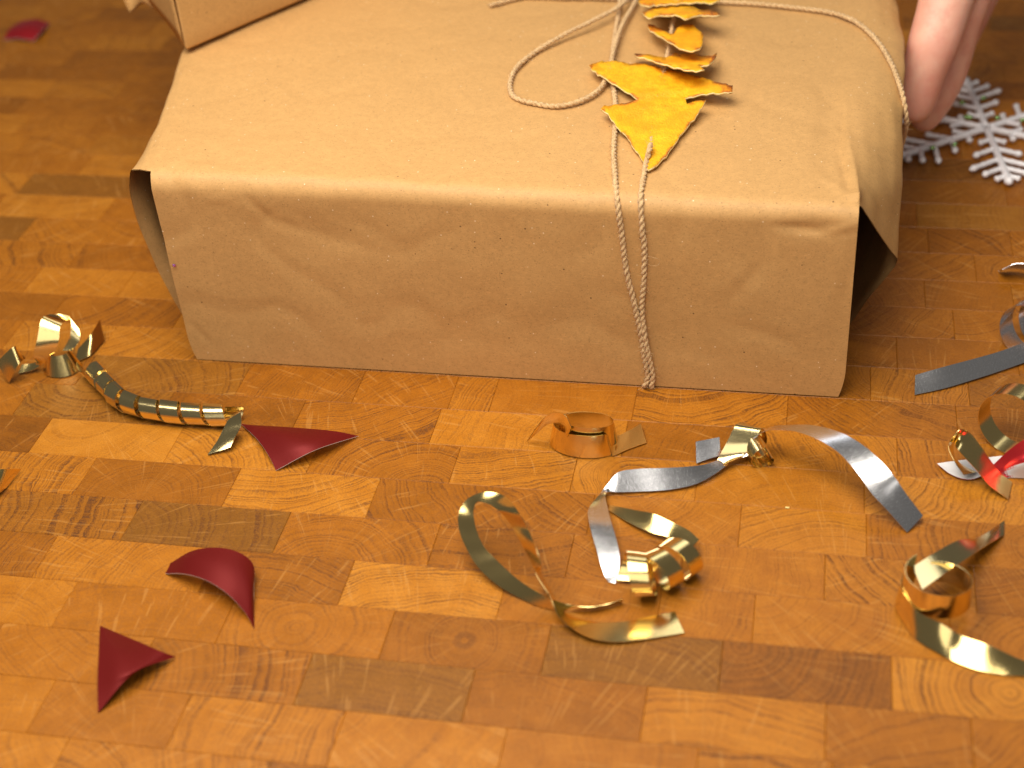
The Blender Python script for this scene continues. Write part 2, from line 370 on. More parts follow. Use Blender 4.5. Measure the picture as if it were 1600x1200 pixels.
def body():
    verts, faces = [], []
    prof_n = len(profile(.09))
    for i in range(NX + 1):
        u = i / NX
        u2 = .5 - .5 * math.cos(math.pi * u) if True else u
        u = .5 * u + .5 * u2
        T0 = .09
        for j, (y, z) in enumerate(profile(T0)):
            x = xl(y) + (xr(y) - xl(y)) * u
            T = topz(x); z2 = z * T / T0
            P = Vector((x, y, z2))
            # outward direction of the profile
            if j < NF: nrm = Vector((0, -1, 0))
            elif j < NF + 9: a = math.pi / 2 * (j - NF) / 8; nrm = Vector((0, -math.cos(a), math.sin(a)))
            else: nrm = Vector((0, 0, 1)) if j < NF + NTOP + 8 else Vector((0, 1, 0))
            k = crinkle(P, y)
            if j < NF + 9:
                fr = min(1, j / 12); k *= fr
                # shallow dent in the front, a belly near the top
                k += -.0006 * math.exp(-((x + .075) / .022) ** 2 - ((z2 - .066) / .010) ** 2) + .0005 * math.exp(-((x + .10) / .02) ** 2 - ((z2 - .079) / .006) ** 2)
                k += -.0010 * math.exp(-((x - .118) / .012) ** 2 - ((z2 - .078) / .004) ** 2) + .0008 * math.exp(-((x - .03) / .05) ** 2 - ((z2 - .05) / .02) ** 2)
                k *= fr; k += creases(FRONT_CREASES, x, z2)
            else:
                k += .0010 * math.sin(math.pi * min(1, max(0, (y - .012) / .2))) * math.sin(math.pi * u) + creases(TOP_CREASES, x, y) + .0026 * math.exp(-((x - .1333) / .005) ** 2 - ((y - .010) / .007) ** 2)
                k += -.0012 * math.exp(-((x - .122) / .006) ** 2 - ((y - .06) / .05) ** 2)
            P = P + nrm * k
            # bottom corners pull in a little
            if z2 < .014 and y < .01: P.x += (.0022 * (1 - z2 / .014) ** 2) * (1 if u < .5 else -1) * (abs(u - .5) * 2) ** 8
            verts.append(P)
    for i in range(NX):
        for j in range(prof_n - 1):
            a = i * prof_n + j; faces.append((a, a + prof_n, a + prof_n + 1, a + 1))
    return verts, faces
PN = len(profile(.09)); J0 = NF + 6; J1 = NF + NA + NTOP + 4
def key_rows():
    """left and right overhang of the paper, described at a few depths: offsets are world points after the crease"""
    L = [(.0055, [aty(216, 269, .0062), aty(200, 268, .0075), aty(196, 298, .0092), aty(214, 358, .012), aty(240, 420, .014), aty(264, 467, .016), aty(288, 500, .02)])]
    for y, dec in ((.022, .45), (.05, .16), (.09, .06), (.132, .04), (.23, .04)):
        xx = xl(y); T = topz(xx); tx = .0095 * dec
        L.append((y, [Vector((xx - .003 - tx * .4, y, T - .0010)), Vector((xx - .0048 - tx, y, T - .0042)), Vector((xx - .005 - tx, y, T - .015)), Vector((xx - .003 - tx, y, .056)), Vector((xx - .001 - tx * .6, y, .038)), Vector((xx + .001, y, .022)), Vector((xx + .004, y, .006))]))
    R = [(.0060, [aty(1345, 328, .0090), aty(1362, 353, .0135), aty(1384, 389, .022), Vector((.1505, .030, .0470)), Vector((.1498, .0325, .042)), Vector((.142, .036, .027)), Vector((.134, .038, .010))])]
    for yc, yo, xo, zo in ((.040, .056, .1515, .063), (.095, .105, .1522, .077), (.155, .16, .1532, .080), (.23, .23, .150, .080)):
        c0 = Vector((xr(yc), yc, topz(.13))); o_ = Vector((xo, yo, zo))
        R.append((yc, [c0.lerp(o_, .2) + Vector((.0006, 0, .0012)), c0.lerp(o_, .45) + Vector((.001, 0, .0022)), c0.lerp(o_, .75) + Vector((.0012, 0, .0018)), o_, o_ + Vector((-.0008, 0, -.007)), Vector((xo - .006, yo, zo * .5)), Vector((.135, yo, .010))]))
    return L, R
def add_flaps(verts, faces):
    for side, keys in zip((0, NX), key_rows()):
        ys = [k[0] for k in keys]; prev = None
        spl = [catmull([k[1][c] for k in keys], 24) for c in range(7)]; M = len(spl[0]) - 1
        for j in range(J0, J1):
            e0 = side * PN + j; E = verts[e0]; nb = verts[(1 if side == 0 else NX - 1) * PN + j]
            y = E.y; i = 0
            while i < len(ys) - 2 and ys[i + 1] < y: i += 1
            u = max(0, min(1, (y - ys[i]) / (ys[i + 1] - ys[i]))); t = (i + u) * 24; a = min(int(t), M - 1); u = t - a
            pts = [spl[c][a].lerp(spl[c][a + 1], u) for c in range(7)]
            cv = []
            chain = [E, *pts]
            for a_, b_ in zip(chain, chain[1:]): cv += [a_.lerp(b_, q_ / 6) for q_ in range(1, 7)]
            for _ in range(2): cv = [cv[0]] + [cv[q_ - 1] * .25 + cv[q_] * .5 + cv[q_ + 1] * .25 for q_ in range(1, len(cv) - 1)] + [cv[-1]]
            ids = [e0]
            for k, p in enumerate(cv):
                w_ = min(1, k / 4); verts.append(p + Vector((1, -.3, .6)) * (noise.noise(p * 75) * .0007 * w_)); ids.append(len(verts) - 1)
            if prev:
                for k in range(len(ids) - 1):
                    q = (prev[k], prev[k + 1], ids[k + 1], ids[k]); faces.append(q if side else tuple(reversed(q)))
            prev = ids
parcel = empty('wrapped_parcel', (0, .1, 0))
tag(parcel, 'large brown kraft paper parcel tied with twine lying on the wooden table', 'parcel')
v, f = body(); add_flaps(v, f); pb = mk('paper_wrap', v, f, KRAFT, parcel)
sol = pb.modifiers.new('thick', 'SOLIDIFY'); sol.thickness = .00035; sol.offset = -1; sol.use_rim = False
def core(name, x0f, x1f, T, parent, mat):
    vs_ = []
    ys = [FY + .007, BACK - .007]
    for y in ys:
        for x in (x0f(y), x1f(y)):
            for z in (.001, T): vs_.append((x, y, z))
    fs = [(0, 1, 3, 2), (4, 6, 7, 5), (0, 4, 5, 1), (2, 3, 7, 6), (1, 5, 7, 3), (0, 2, 6, 4)]
    return mk(name, vs_, fs, mat, parent, smooth_=False)
core('box_core', lambda y: xl(y) + .007, lambda y: xr(y) - .006, .076, parcel, DARKB)
def sheet(name, rows, mat, parent, n=8, thick=.00035, nrow=4):
    """rows: list of lists of points (same count); smooth grid through them"""
    fine = [catmull(r, n) for r in rows]
    cols = [catmull([fine[i][j] for i in range(len(fine))], nrow) for j in range(len(fine[0]))]
    R, C = len(cols[0]), len(cols); verts = [cols[j][i] for i in range(R) for j in range(C)]
    verts = [p + Vector((1, -.3, .6)) * (noise.noise(p * 70) * .00045) for p in verts]
    faces = [(i * C + j, i * C + j + 1, (i + 1) * C + j + 1, (i + 1) * C + j) for i in range(R - 1) for j in range(C - 1)]
    o = mk(name, verts, faces, mat, parent); m = o.modifiers.new('thick', 'SOLIDIFY'); m.thickness = thick; m.offset = 0
    return o
# tiny violet glitter grain stuck to the paper
g = aty(272, 415, FY - .0008)
mk('glitter_grain', [g + Vector(d) * .0007 for d in ((-1, 0, -1), (1, 0, -1), (1, 0, 1), (-1, 0, 1), (0, -1, 0))], [(0, 1, 4), (1, 2, 4), (2, 3, 4), (3, 0, 4)], simple('violet_glitter', (.55, .2, .6), .2, Metallic=.8), parcel, smooth_=False)

# ------------------------------------------------------------------ upper parcel (only its lower corner is in the picture)
C0 = at(291, 80, .0922); up = empty('wrapped_parcel', C0)
tag(up, 'smaller kraft paper parcel resting on the big one, only its lower corner in view', 'parcel')
fd = (at(475, 0, .0922) - C0); fd.z = 0; fd.normalize(); sd = (at(250, 25, .0922) - C0); sd.z = 0; sd.normalize()
def ub():
    L, D, H = .20, .12, .075; verts, faces = [], []
    bm = bmesh.new()
    bmesh.ops.create_cube(bm, size=1)
    for v_ in bm.verts:
        p = v_.co; v_.co = C0 + fd * ((p.x + .5) * L) + sd * ((p.y + .5) * D) + Vector((0, 0, (p.z + .5) * H))
    bmesh.ops.bevel(bm, geom=bm.edges[:], offset=.0016, segments=3, affect='EDGES', profile=.5)
    bmesh.ops.subdivide_edges(bm, edges=[e for e in bm.edges if e.calc_length() > .02], cuts=10, use_grid_fill=True)
    for v_ in bm.verts: v_.co += v_.normal * (noise.noise(v_.co * 45) * .0006) if v_.co.z > C0.z + .002 else Vector()
    me = bpy.data.meshes.new('paper_wrap'); bm.to_mesh(me); bm.free(); me.materials.append(KRAFT2)
    me.polygons.foreach_set('use_smooth', [True] * len(me.polygons))
    o = bpy.data.objects.new('paper_wrap', me); col.objects.link(o); o.parent = up; o.matrix_parent_inverse = up.matrix_world.inverted()
ub()
Z = Vector((0, 0, 1))
rows = [[C0 + sd * .002 - fd * .0004 + Z * .002, C0 + sd * .002 - fd * .0006 + Z * .03, C0 + sd * .002 - fd * .0004 + Z * .06],
        [C0 + sd * .022 - fd * .003 + Z * .008, C0 + sd * .022 - fd * .004 + Z * .03, C0 + sd * .022 - fd * .002 + Z * .06],
        [C0 + sd * .040 - fd * .006 + Z * .012, C0 + sd * .040 - fd * .008 + Z * .03, C0 + sd * .04 - fd * .003 + Z * .06]]
sheet('end_flap', rows, KRAFT2, up, 4)
q0 = at(200, 16, .112)
rows = [[at(240, 14, .098), at(243, -20, .108), at(250, -60, .12)], [at(222, 6, .100), at(226, -20, .108), at(235, -60, .12)], [at(204, 19, .099), at(198, 0, .104), at(186, -50, .118)], [at(199, 10, .102), at(190, -10, .108), at(175, -50, .12)]]
sheet('end_flap', rows, KRAFT2, up, 4)

# ------------------------------------------------------------------ twine
def sdf(P):
    T = topz(P.x) + .0010 * math.sin(math.pi * min(1, max(0, (P.y - .012) / .2)))
    dy = FY + RAD - P.y; dz = P.z - (T - RAD)
    if dy > 0 and dz > 0: return math.hypot(dy, dz) - RAD
    if dy > dz: return dy - RAD
    return dz - RAD
def on(px, py, off=.0011):
    r = ray(px, py).normalized(); t = .35
    for _ in range(200):
        P = CAMPOS + r * t; d = sdf(P) - off
        if d < 2e-5: break
        t += max(d * .8, 1e-5)
    return CAMPOS + r * t
def strand(name, pts, parent, rad=.00106, n=10, twist=.0056, fuzz=1.0):
    path = catmull(pts, n)
    # resample evenly
    L = [0]
    for a, b in zip(path, path[1:]): L.append(L[-1] + (b - a).length)
    tot = L[-1]; m = max(8, int(tot / .0006)); P = []
    j = 0
    for i in range(m + 1):
        s_ = tot * i / m
        while j < len(L) - 2 and L[j + 1] < s_: j += 1
        t = (s_ - L[j]) / max(1e-9, L[j + 1] - L[j]); P.append(path[j].lerp(path[j + 1], min(1, t)))
    verts, faces = [], []
    nrm = Vector((0, 0, 1)); frames = []
    for i, p in enumerate(P):
        t = (P[min(i + 1, m)] - P[max(i - 1, 0)]).normalized(); nrm = (nrm - t * nrm.dot(t)); nrm = nrm.normalized() if nrm.length > 1e-6 else t.orthogonal().normalized()
        frames.append((p, t, nrm.copy(), t.cross(nrm)))
    S = 8
    for ply in range(2):
        base = len(verts)
        for i, (p, t, a, b) in enumerate(frames):
            th = 2 * math.pi * (tot * i / m) / twist + ply * math.pi + 1.6 * noise.noise(Vector((i * .035, 3.3, len(name) * 7)))
            rr = rad * (1 + .25 * noise.noise(Vector((i * .11, ply * 9, len(name)))))
            c = p + (a * math.cos(th) + b * math.sin(th)) * rad * .38
            for k in range(S):
                ph = 2 * math.pi * k / S
                verts.append(c + (a * math.cos(ph) + b * math.sin(ph)) * rr * .72)
        for i in range(m):
            for k in range(S):
                k2 = (k + 1) % S; faces.append((base + i * S + k, base + i * S + k2, base + (i + 1) * S + k2, base + (i + 1) * S + k))
        for e_ in (0, m):
            faces.append(tuple(base + e_ * S + k for k in (range(S) if e_ else reversed(range(S)))))
    # loose fibres
    for _ in range(int(tot / .00035 * fuzz)):
        i = random.randrange(m); p, t, a, b = frames[i]; th = random.uniform(0, 6.28)
        d = (a * math.cos(th) + b * math.sin(th)); o0 = p + d * rad * .9; ln = random.uniform(.0008, .0034)
        o1 = o0 + (t * random.uniform(-1, 1) + d * random.uniform(.2, .8)).normalized() * ln * .5
        o2 = o1 + (t * random.uniform(-1, 1) + d * random.uniform(-.2, .6)).normalized() * ln * .5
        wv = t.cross(d) * .000055; n0 = len(verts)
        verts += [o0 - wv, o0 + wv, o1 - wv, o1 + wv, o2]; faces += [(n0, n0 + 1, n0 + 3, n0 + 2), (n0 + 2, n0 + 3, n0 + 4)]
    return mk(name, verts, faces, TWINE, parent)
tw = empty('twine', on(1015, 590)); tag(tw, 'natural jute twine tied round the big kraft parcel with a loose bow loop', 'twine')
strand('strand', [on(x, y) for x, y in [(976, -60), (970, -20), (968, 10), (962, 50), (957, 90), (958, 130), (962, 165), (961, 200), (959, 235), (961, 275), (965, 320), (972, 370), (978, 420), (990, 470), (1001, 520), (1007, 560), (1012, 590)]] + [Vector((.0545, .0022, .0012)), Vector((.0545, .006, .0004))], tw)
strand('strand', [on(1017, 226, .0042), on(1014, 236, .0042), on(1011, 248, .0022)] + [on(x, y) for x, y in [(1006, 275), (1001, 310), (1003, 350), (1007, 395), (1006, 440), (1003, 480)]] + [on(x, y, o_) for x, y, o_ in [(1006, 515, .0014), (1013, 555, .0016), (1020, 590, .0014)]] + [Vector((.0572, .0020, .0012)), Vector((.0572, .006, .0004))], tw)
strand('bow_loop', [on(x, y, o_) for x, y, o_ in [(1000, -60, .002), (990, -15, .003), (965, 12, .0045), (925, 33, .004), (880, 55, .003), (838, 80, .0016), (808, 105, .0012), (797, 132, .0012), (804, 152, .0011), (832, 161, .0011), (870, 166, .0012), (906, 158, .0014), (936, 140, .0018), (951, 112, .0024), (960, 75, .0028), (972, 40, .0026), (990, 8, .0024), (1008, -25, .002), (1025, -60, .002)]], tw)
strand('strand', [on(x, y, o_) for x, y, o_ in [(560, -30, .0011), (700, -12, .0011), (830, -4, .0011), (940, -3, .0014), (1040, 0, .0014), (1120, 3, .0012), (1180, 6, .0011), (1250, 13, .0011), (1300, 20, .0011)]] +
       [at(1330, 30, .0875), at(1350, 43, .0872), at(1370, 63, .0868), at(1388, 90, .0852), at(1402, 122, .0828), at(1411, 152, .0800), at(1416, 185, .072), Vector((.1535, .120, .050)), Vector((.150, .122, .020))], tw)
strand('loose_end', [on(x, y, o_) for x, y, o_ in [(765, 9, .0011), (790, 2, .0012), (830, -8, .0015), (880, -22, .0015)]], tw, fuzz=3)
strand('threading_string', [on(x, y, o_) for x, y, o_ in [(1064, -30, .006), (1058, 8, .006), (1052, 30, .005), (1049, 50, .005), (1045, 75, .004), (1042, 88, .004), (1040, 100, .003), (1030, 150, .0014), (1022, 190, .0012), (1017, 222, .0016)]], tw, rad=.0009)
fib = catmull([on(1009, 400, .002), on(1020, 402, .004), on(1030, 406, .004), on(1027, 415, .003), on(1015, 414, .0022), on(1008, 410, .0016)], 8)
vv = []; ff = []
for i, p in enumerate(fib):
    vv += [p + Vector((0, 0, .00007)), p - Vector((0, 0, .00007)), p + Vector((.00007, -.00007, 0))]
    if i: ff += [(3 * i - 3 + k, 3 * i - 3 + (k + 1) % 3, 3 * i + (k + 1) % 3, 3 * i + k) for k in range(3)]
mk('stray_fibre', vv, ff, TWINE, tw)

# ------------------------------------------------------------------ dried peel
def peel(name, outline, hfun, label, thick=.0014, group='dried peel pieces threaded on the twine'):
    """outline in pixels of the photograph laid on the parcel; hfun(px,py) gives its height above the parcel top"""
    pts = []
    N = len(outline)
    for i in range(N):
        a, b = Vector(outline[i]), Vector(outline[(i + 1) % N]); n = max(1, int((b - a).length / 5))
        for k in range(n):
            p = a.lerp(b, k / n); j = 1.3 if k else .4
            pts.append(Vector((p.x + random.uniform(-j, j), p.y + random.uniform(-j, j))))
    nb = len(pts)
    xs = [p.x for p in pts]; ys = [p.y for p in pts]
    inner = []
    def inside(p):
        c = False
        for i in range(nb):
            a, b = pts[i], pts[i - 1]
            if (a.y > p.y) != (b.y > p.y) and p.x < (b.x - a.x) * (p.y - a.y) / (b.y - a.y) + a.x: c = not c
        return c
    def dist(p):
        d = 1e9
        for i in range(nb):
            a, b = pts[i - 1], pts[i]; ab = b - a; t = max(0, min(1, (p - a).dot(ab) / max(1e-9, ab.dot(ab)))); d = min(d, (p - a - ab * t).length)
        return d
    stp = 5.0; y = min(ys)
    while y < max(ys):
        x = min(xs)
        while x < max(xs):
            p = Vector((x + random.uniform(-1.2, 1.2), y + random.uniform(-1.2, 1.2)))
            if inside(p) and dist(p) > 2.2: inner.append(p)
            x += stp
        y += stp
    allp = pts + inner
    vs2, _, fs2, *_ = delaunay_2d_cdt(allp, [(i, (i + 1) % nb) for i in range(nb)], [], 1, 1e-4)
    top = []; rim = []
    for p in vs2:
        P = on(p.x, p.y, .001 + hfun(p.x, p.y)); P.z += .0006 * noise.noise(P * 130) + .0004 * noise.noise(P * 380)
        top.append(P); rim.append(max(0, 1 - dist(p) / 10))
    nv = len(top)
    cnt = {}
    for f_ in fs2:
        for i in range(len(f_)): 
            e_ = (f_[i], f_[(i + 1) % len(f_)]); cnt[e_] = 1
    bot = [P - Vector((0, 0, thick)) * (.55 + .45 * min(1, (1 - r) * 2)) + Vector((0, 0, .0001 * noise.noise(P * 900))) for P, r in zip(top, rim)]
    faces = []; mi = []
    n0 = (top[fs2[0][1]] - top[fs2[0][0]]).cross(top[fs2[0][2]] - top[fs2[0][0]])
    flip = n0.z < 0
    for f_ in fs2:
        f2 = tuple(reversed(f_)) if flip else tuple(f_)
        faces.append(f2); mi.append(0); faces.append(tuple(nv + i for i in reversed(f2))); mi.append(1)
    for (a, b) in cnt:
        if (b, a) not in cnt:
            faces.append((b, a, nv + a, nv + b) if not flip else (a, b, nv + b, nv + a)); mi.append(1)
    o = mk(name, top + bot, faces, [PEEL, PITH], None, mi)
    at_ = o.data.attributes.new('rim', 'FLOAT', 'POINT'); at_.data.foreach_set('value', rim + rim)
    return tag(o, label, 'peel', group)
z3 = lambda L: [(750 + a / 3.2, b / 3.2) for a, b in L]
def hstar(x, y):
    h = .0016 + .0030 * smooth((x - 1060) / 75) + .0018 * smooth((985 - x) / 55)
    h += .0014 * math.exp(-((y - 150) / 26) ** 2) - .0006 * smooth((y - 200) / 50)
    ds, t = seg_d(x, y, (992, 158), (1072, 148)); h -= .0016 * max(0, 1 - ds / 7)
    return h
peel('orange_peel', z3([(545, 330), (580, 314), (610, 306), (700, 309), (780, 318), (860, 330), (940, 348), (1000, 362), (1060, 374), (1110, 386), (1150, 402), (1210, 420), (1262, 428), (1262, 458), (1200, 462), (1150, 464), (1090, 472), (1050, 480), (1026, 494), (1034, 520), (1058, 512), (1090, 500), (1130, 502), (1110, 535), (1080, 578), (1010, 665), (940, 765), (880, 830), (842, 850), (812, 800), (790, 765), (740, 692), (680, 625), (640, 570), (605, 540), (620, 526), (640, 528), (690, 519), (740, 510), (786, 499), (750, 468), (690, 432), (640, 400), (620, 385), (560, 352)]), hstar,
     'large orange tree-shaped piece of dried peel lying flat, twine through its lower tip')
peel('orange_peel', z3([(772, 268), (800, 268), (850, 276), (930, 290), (960, 268), (1040, 264), (1110, 276), (1160, 280), (1184, 262), (1178, 290), (1150, 318), (1100, 332), (1122, 348), (1080, 356), (1020, 346), (950, 328), (880, 308), (820, 290), (780, 280)]),
     lambda x, y: .0045 + .00045 * (y - 92) + .002 * smooth((x - 1090) / 30) + .002 * smooth((1030 - x) / 40), 'curved yellow dried peel piece with a pale rim just above the tree-shaped one')
peel('orange_peel', z3([(842, 120), (870, 128), (920, 150), (965, 170), (985, 140), (1010, 122), (1060, 122), (1100, 150), (1118, 175), (1112, 215), (1098, 248), (1060, 254), (1015, 248), (980, 228), (940, 208), (890, 178), (850, 150), (838, 132)]),
     lambda x, y: .004 + .00018 * (y - 38) + .0012 * smooth((1030 - x) / 20), 'rounded folded orange peel piece, middle of the string')
peel('orange_peel', z3([(808, 62), (850, 42), (900, 30), (980, 22), (1060, 30), (1120, 52), (1180, 60), (1204, 72), (1180, 82), (1120, 74), (1060, 82), (1026, 96), (1000, 80), (940, 76), (880, 80), (840, 86), (818, 74)]),
     lambda x, y: .0045 + .00035 * (y - 6), 'ragged thin dried peel piece second from the top edge')
peel('orange_peel', z3([(790, 4), (820, -20), (900, -50), (1000, -60), (1100, -50), (1180, -20), (1200, 2), (1170, 14), (1120, 8), (1000, 14), (900, 20), (830, 26), (800, 18)]),
     lambda x, y: .005 + .0003 * (y + 5), 'dried peel piece cut off by the top edge of the picture')

# ------------------------------------------------------------------ ribbons
def pair(ax, ay, az, bx, by, s=1, Wd=.0105):
    """A on its pixel ray at height az; B on its own ray one ribbon width away (s=+1 nearer to the lens, -1 farther)"""
    A = at(ax, ay, az); r = ray(bx, by).normalized(); m = CAMPOS - A
    b = m.dot(r); c = m.dot(m) - Wd * Wd; D = b * b - c
    t = -b - s * math.sqrt(D) if D > 0 else -b
    B = CAMPOS + r * t
    if D <= 0: B = A + (B - A).normalized() * Wd
    if B.z < .0003: B.z = .0003
    return (A, B)
def ringpairs(c, rx, ry, a0, a1, z0, z1, n, Wd=.0095, lean=0., rot=0.):
    out = []
    for i in range(n + 1):
        t = i / n; a = a0 + (a1 - a0) * t; x, y = rx * math.cos(a), ry * math.sin(a)
        x, y = x * math.cos(rot) - y * math.sin(rot), x * math.sin(rot) + y * math.cos(rot)
        P = Vector((c[0] + x, c[1] + y, z0 + (z1 - z0) * t)); o_ = Vector((x, y, 0)).normalized()
        out.append((P, P + (Vector((0, 0, 1)) + o_ * lean).normalized() * Wd))
    return out
def coilpairs(path, rad, turns, Wd, ph0=0., n=18, rad1=None):
    path = catmull(path, 12); L = [0]
    for a, b in zip(path, path[1:]): L.append(L[-1] + (b - a).length)
    tot = L[-1]; out = []; N = int(turns * n); nrm = Vector((0, 0, 1))
    for i in range(N + 1):
        s_ = tot * i / N; j = max(k for k in range(len(L)) if L[k] <= s_ + 1e-12); j = min(j, len(path) - 2)
        p = path[j].lerp(path[j + 1], (s_ - L[j]) / max(1e-9, L[j + 1] - L[j])); t = (path[j + 1] - path[j]).normalized()
        nrm = (nrm - t * nrm.dot(t)).normalized(); b = t.cross(nrm); a = ph0 + 2 * math.pi * turns * i / N
        R = rad + ((rad1 or rad) - rad) * i / N + .0002 * math.sin(a * .37)
        c = p + (nrm * math.cos(a) + b * math.sin(a)) * R
        out.append((c - t * Wd / 2, c + t * Wd / 2))
    return out
def ribbon_mesh(name, pieces, matA, matB, parent=None, n=8, th=.00009):
    """each piece is a list of edge pairs; front and back skins are real faces with their own foil"""
    verts, faces, mi, uvs, side_q = [], [], [], [], []
    for pr in pieces:
        A = catmull([p[0] for p in pr], n); B = catmull([p[1] for p in pr], n); m = len(A); n0 = len(verts)
        M = 4; s_ = 0; S = []
        for i in range(m):
            if i: s_ += ((A[i] + B[i]) / 2 - (A[i - 1] + B[i - 1]) / 2).length
            S.append(s_)
        nr = []
        for i in range(m):
            t = ((A[min(i + 1, m - 1)] + B[min(i + 1, m - 1)]) - (A[max(i - 1, 0)] + B[max(i - 1, 0)])); k = t.cross(B[i] - A[i])
            nr.append(k.normalized() if k.length > 1e-12 else Vector((0, 0, 1)))
        for side in (1, -1):
            for i in range(m):
                for k in range(M + 1): verts.append(A[i].lerp(B[i], k / M) + nr[i] * th * side)
        st = m * (M + 1)
        for i in range(m - 1):
            for k in range(M):
                a = n0 + i * (M + 1) + k
                q = (a, a + M + 1, a + M + 2, a + 1); faces.append(q); mi.append(0)
                uvs.append([(S[i] * 100, k / M), (S[i + 1] * 100, k / M), (S[i + 1] * 100, (k + 1) / M), (S[i] * 100, (k + 1) / M)])
                faces.append(tuple(x + st for x in reversed(q))); mi.append(1); uvs.append(list(reversed(uvs[-1])))
            for k in (0, M):
                a = n0 + i * (M + 1) + k; q = (a, a + st, a + st + M + 1, a + M + 1)
                side_q.append((q if k == 0 else tuple(reversed(q)), S[i] * 100))
    for q, s0 in side_q:
        b0 = len(verts); verts += [verts[i].copy() for i in q]; faces.append((b0, b0 + 1, b0 + 2, b0 + 3)); mi.append(0); uvs.append([(s0, 0)] * 4)
    o = mk(name, verts, faces, [matA, matB], parent, mi)
    uv = o.data.uv_layers.new(name='UVMap'); uv.data.foreach_set('uv', [c for u in uvs for p in u for c in p])
    return o
RG = 'curling ribbons scattered on the table'
# 1 long silver ribbon with gold reverse, knotted in the middle
arch = [pair(1417, 832, .0004, 1442, 806, -.55), pair(1385, 796, .0065, 1416, 772, -.55), pair(1361, 770, .0105, 1398, 746, -.55), pair(1341, 741, .0145, 1375, 719, -.55), pair(1312, 709, .018, 1346, 694, -.55),
        pair(1280, 688, .0195, 1311, 675, -.55), pair(1242, 674, .019, 1272, 665, -.55), pair(1212, 671, .016, 1238, 664, -.55), pair(1190, 676, .012, 1205, 667, -.55), pair(1172, 690, .008, 1186, 676, -.55)]
strip = [pair(1168, 712, .004, 1166, 700, -.12), pair(1146, 720, .003, 1138, 712, -.12), pair(1118, 740, .0022, 1104, 725, -.12), pair(1088, 756, .0016, 1075, 729, -.12), pair(1047, 765, .0012, 1040, 731, -.12), pair(1000, 768, .001, 992, 733, -.12), pair(968, 769, .0014, 966, 738, -.12),
         pair(950, 769, .002, 949, 757, -.12), pair(946, 773, .003, 934, 776, -.12), pair(950, 796, .004, 919, 797, -.12), pair(955, 816, .005, 921, 820, -.12), pair(963, 843, .005, 930, 852, -.12), pair(968, 870, .004, 938, 880, -.12), pair(966, 896, .002, 946, 902, -.12), pair(961, 912, .0006, 951, 910, -.12)]
kc = at(1168, 702, .006); kax = (at(1150, 668, .006) - at(1190, 715, .006)).normalized()
knot = coilpairs([at(1190, 716, .0040), at(1183, 704, .0048), at(1176, 692, .0054)], .0038, 1.6, .0070, 0.5)
wrap = [pair(1110, 740, .0008, 1140, 722, -.2, .009), pair(1122, 716, .004, 1163, 709, -.2, .0115), pair(1136, 690, .0085, 1179, 690, -.2, .0115), pair(1150, 664, .0125, 1190, 669, -.2, .0115), pair(1160, 660, .0115, 1196, 675, -.2, .011), pair(1166, 672, .0075, 1198, 690, -.2, .010), pair(1160, 690, .003, 1192, 706, -.2, .010)]
tail = [pair(1126, 712, .002, 1124, 683, -.1), pair(1110, 716, .0016, 1108, 686, -.1), pair(1088, 724, .0008, 1087, 690, -.1)]
o = ribbon_mesh('curling_ribbon', [arch, strip, tail], SILVER, SILVER); tag(o, 'long silver curling ribbon arching to a knotted gold middle, right of centre', 'ribbon', RG)
ribbon_mesh('knot', [knot, wrap], GOLDP, GOLDP, o)
# 2 gold looping ribbon
loop = [pair(1069, 989, .0006, 1054, 959, -1), pair(1012, 998, .001, 1010, 968, -1), pair(958, 1003, .0015, 966, 978, -1), pair(922, 997, .002, 926, 982, -1), pair(895, 983, .003, 894, 976, -1), pair(873, 963, .0045, 876, 958, -1),
        pair(858, 930, .008, 864, 928, -1), pair(840, 902, .012, 848, 900, -1), pair(829, 876, .016, 845, 881, 1), pair(815, 850, .019, 838, 858, 1), pair(797, 818, .021, 826, 829, 1), pair(779, 798, .022, 810, 800, 1),
        pair(763, 788, .022, 786, 774, -.1), pair(745, 785, .021, 756, 769, -.1), pair(740, 797, .019, 728, 782, -.34), pair(741, 812, .017, 716, 806, -.34), pair(746, 832, .014, 718, 830, -.34), pair(757, 855, .011, 728, 855, -.34), pair(776, 875, .008, 746, 885, -.34), pair(804, 901, .006, 776, 913, -.34),
        pair(831, 920, .005, 810, 933, -.34), pair(867, 938, .004, 848, 949, -.34), pair(900, 947, .0035, 888, 956, -.34), pair(929, 948, .003, 918, 955, -.34), pair(952, 943, .003, 945, 953, -.34), pair(975, 935, .003, 972, 946, -.34)]
curl = coilpairs([at(978, 896, .0085), at(1012, 898, .0082), at(1042, 885, .008), at(1068, 868, .0075)], .0074, 2.9, .0064, 3.6)
back = [pair(1071, 866, .0045, 1092, 843, -.3), pair(1062, 853, .004, 1076, 829, -.3), pair(1045, 840, .003, 1048, 815, -.3), pair(1020, 833, .0025, 1022, 803, -.3), pair(985, 818, .0015, 992, 797, -.3), pair(950, 797, .0005, 948, 791, -.3)]
tag(ribbon_mesh('curling_ribbon', [loop, curl, back], GOLD, GOLD), 'gold ribbon with a big open loop and tight curls in the middle foreground', 'ribbon', RG)
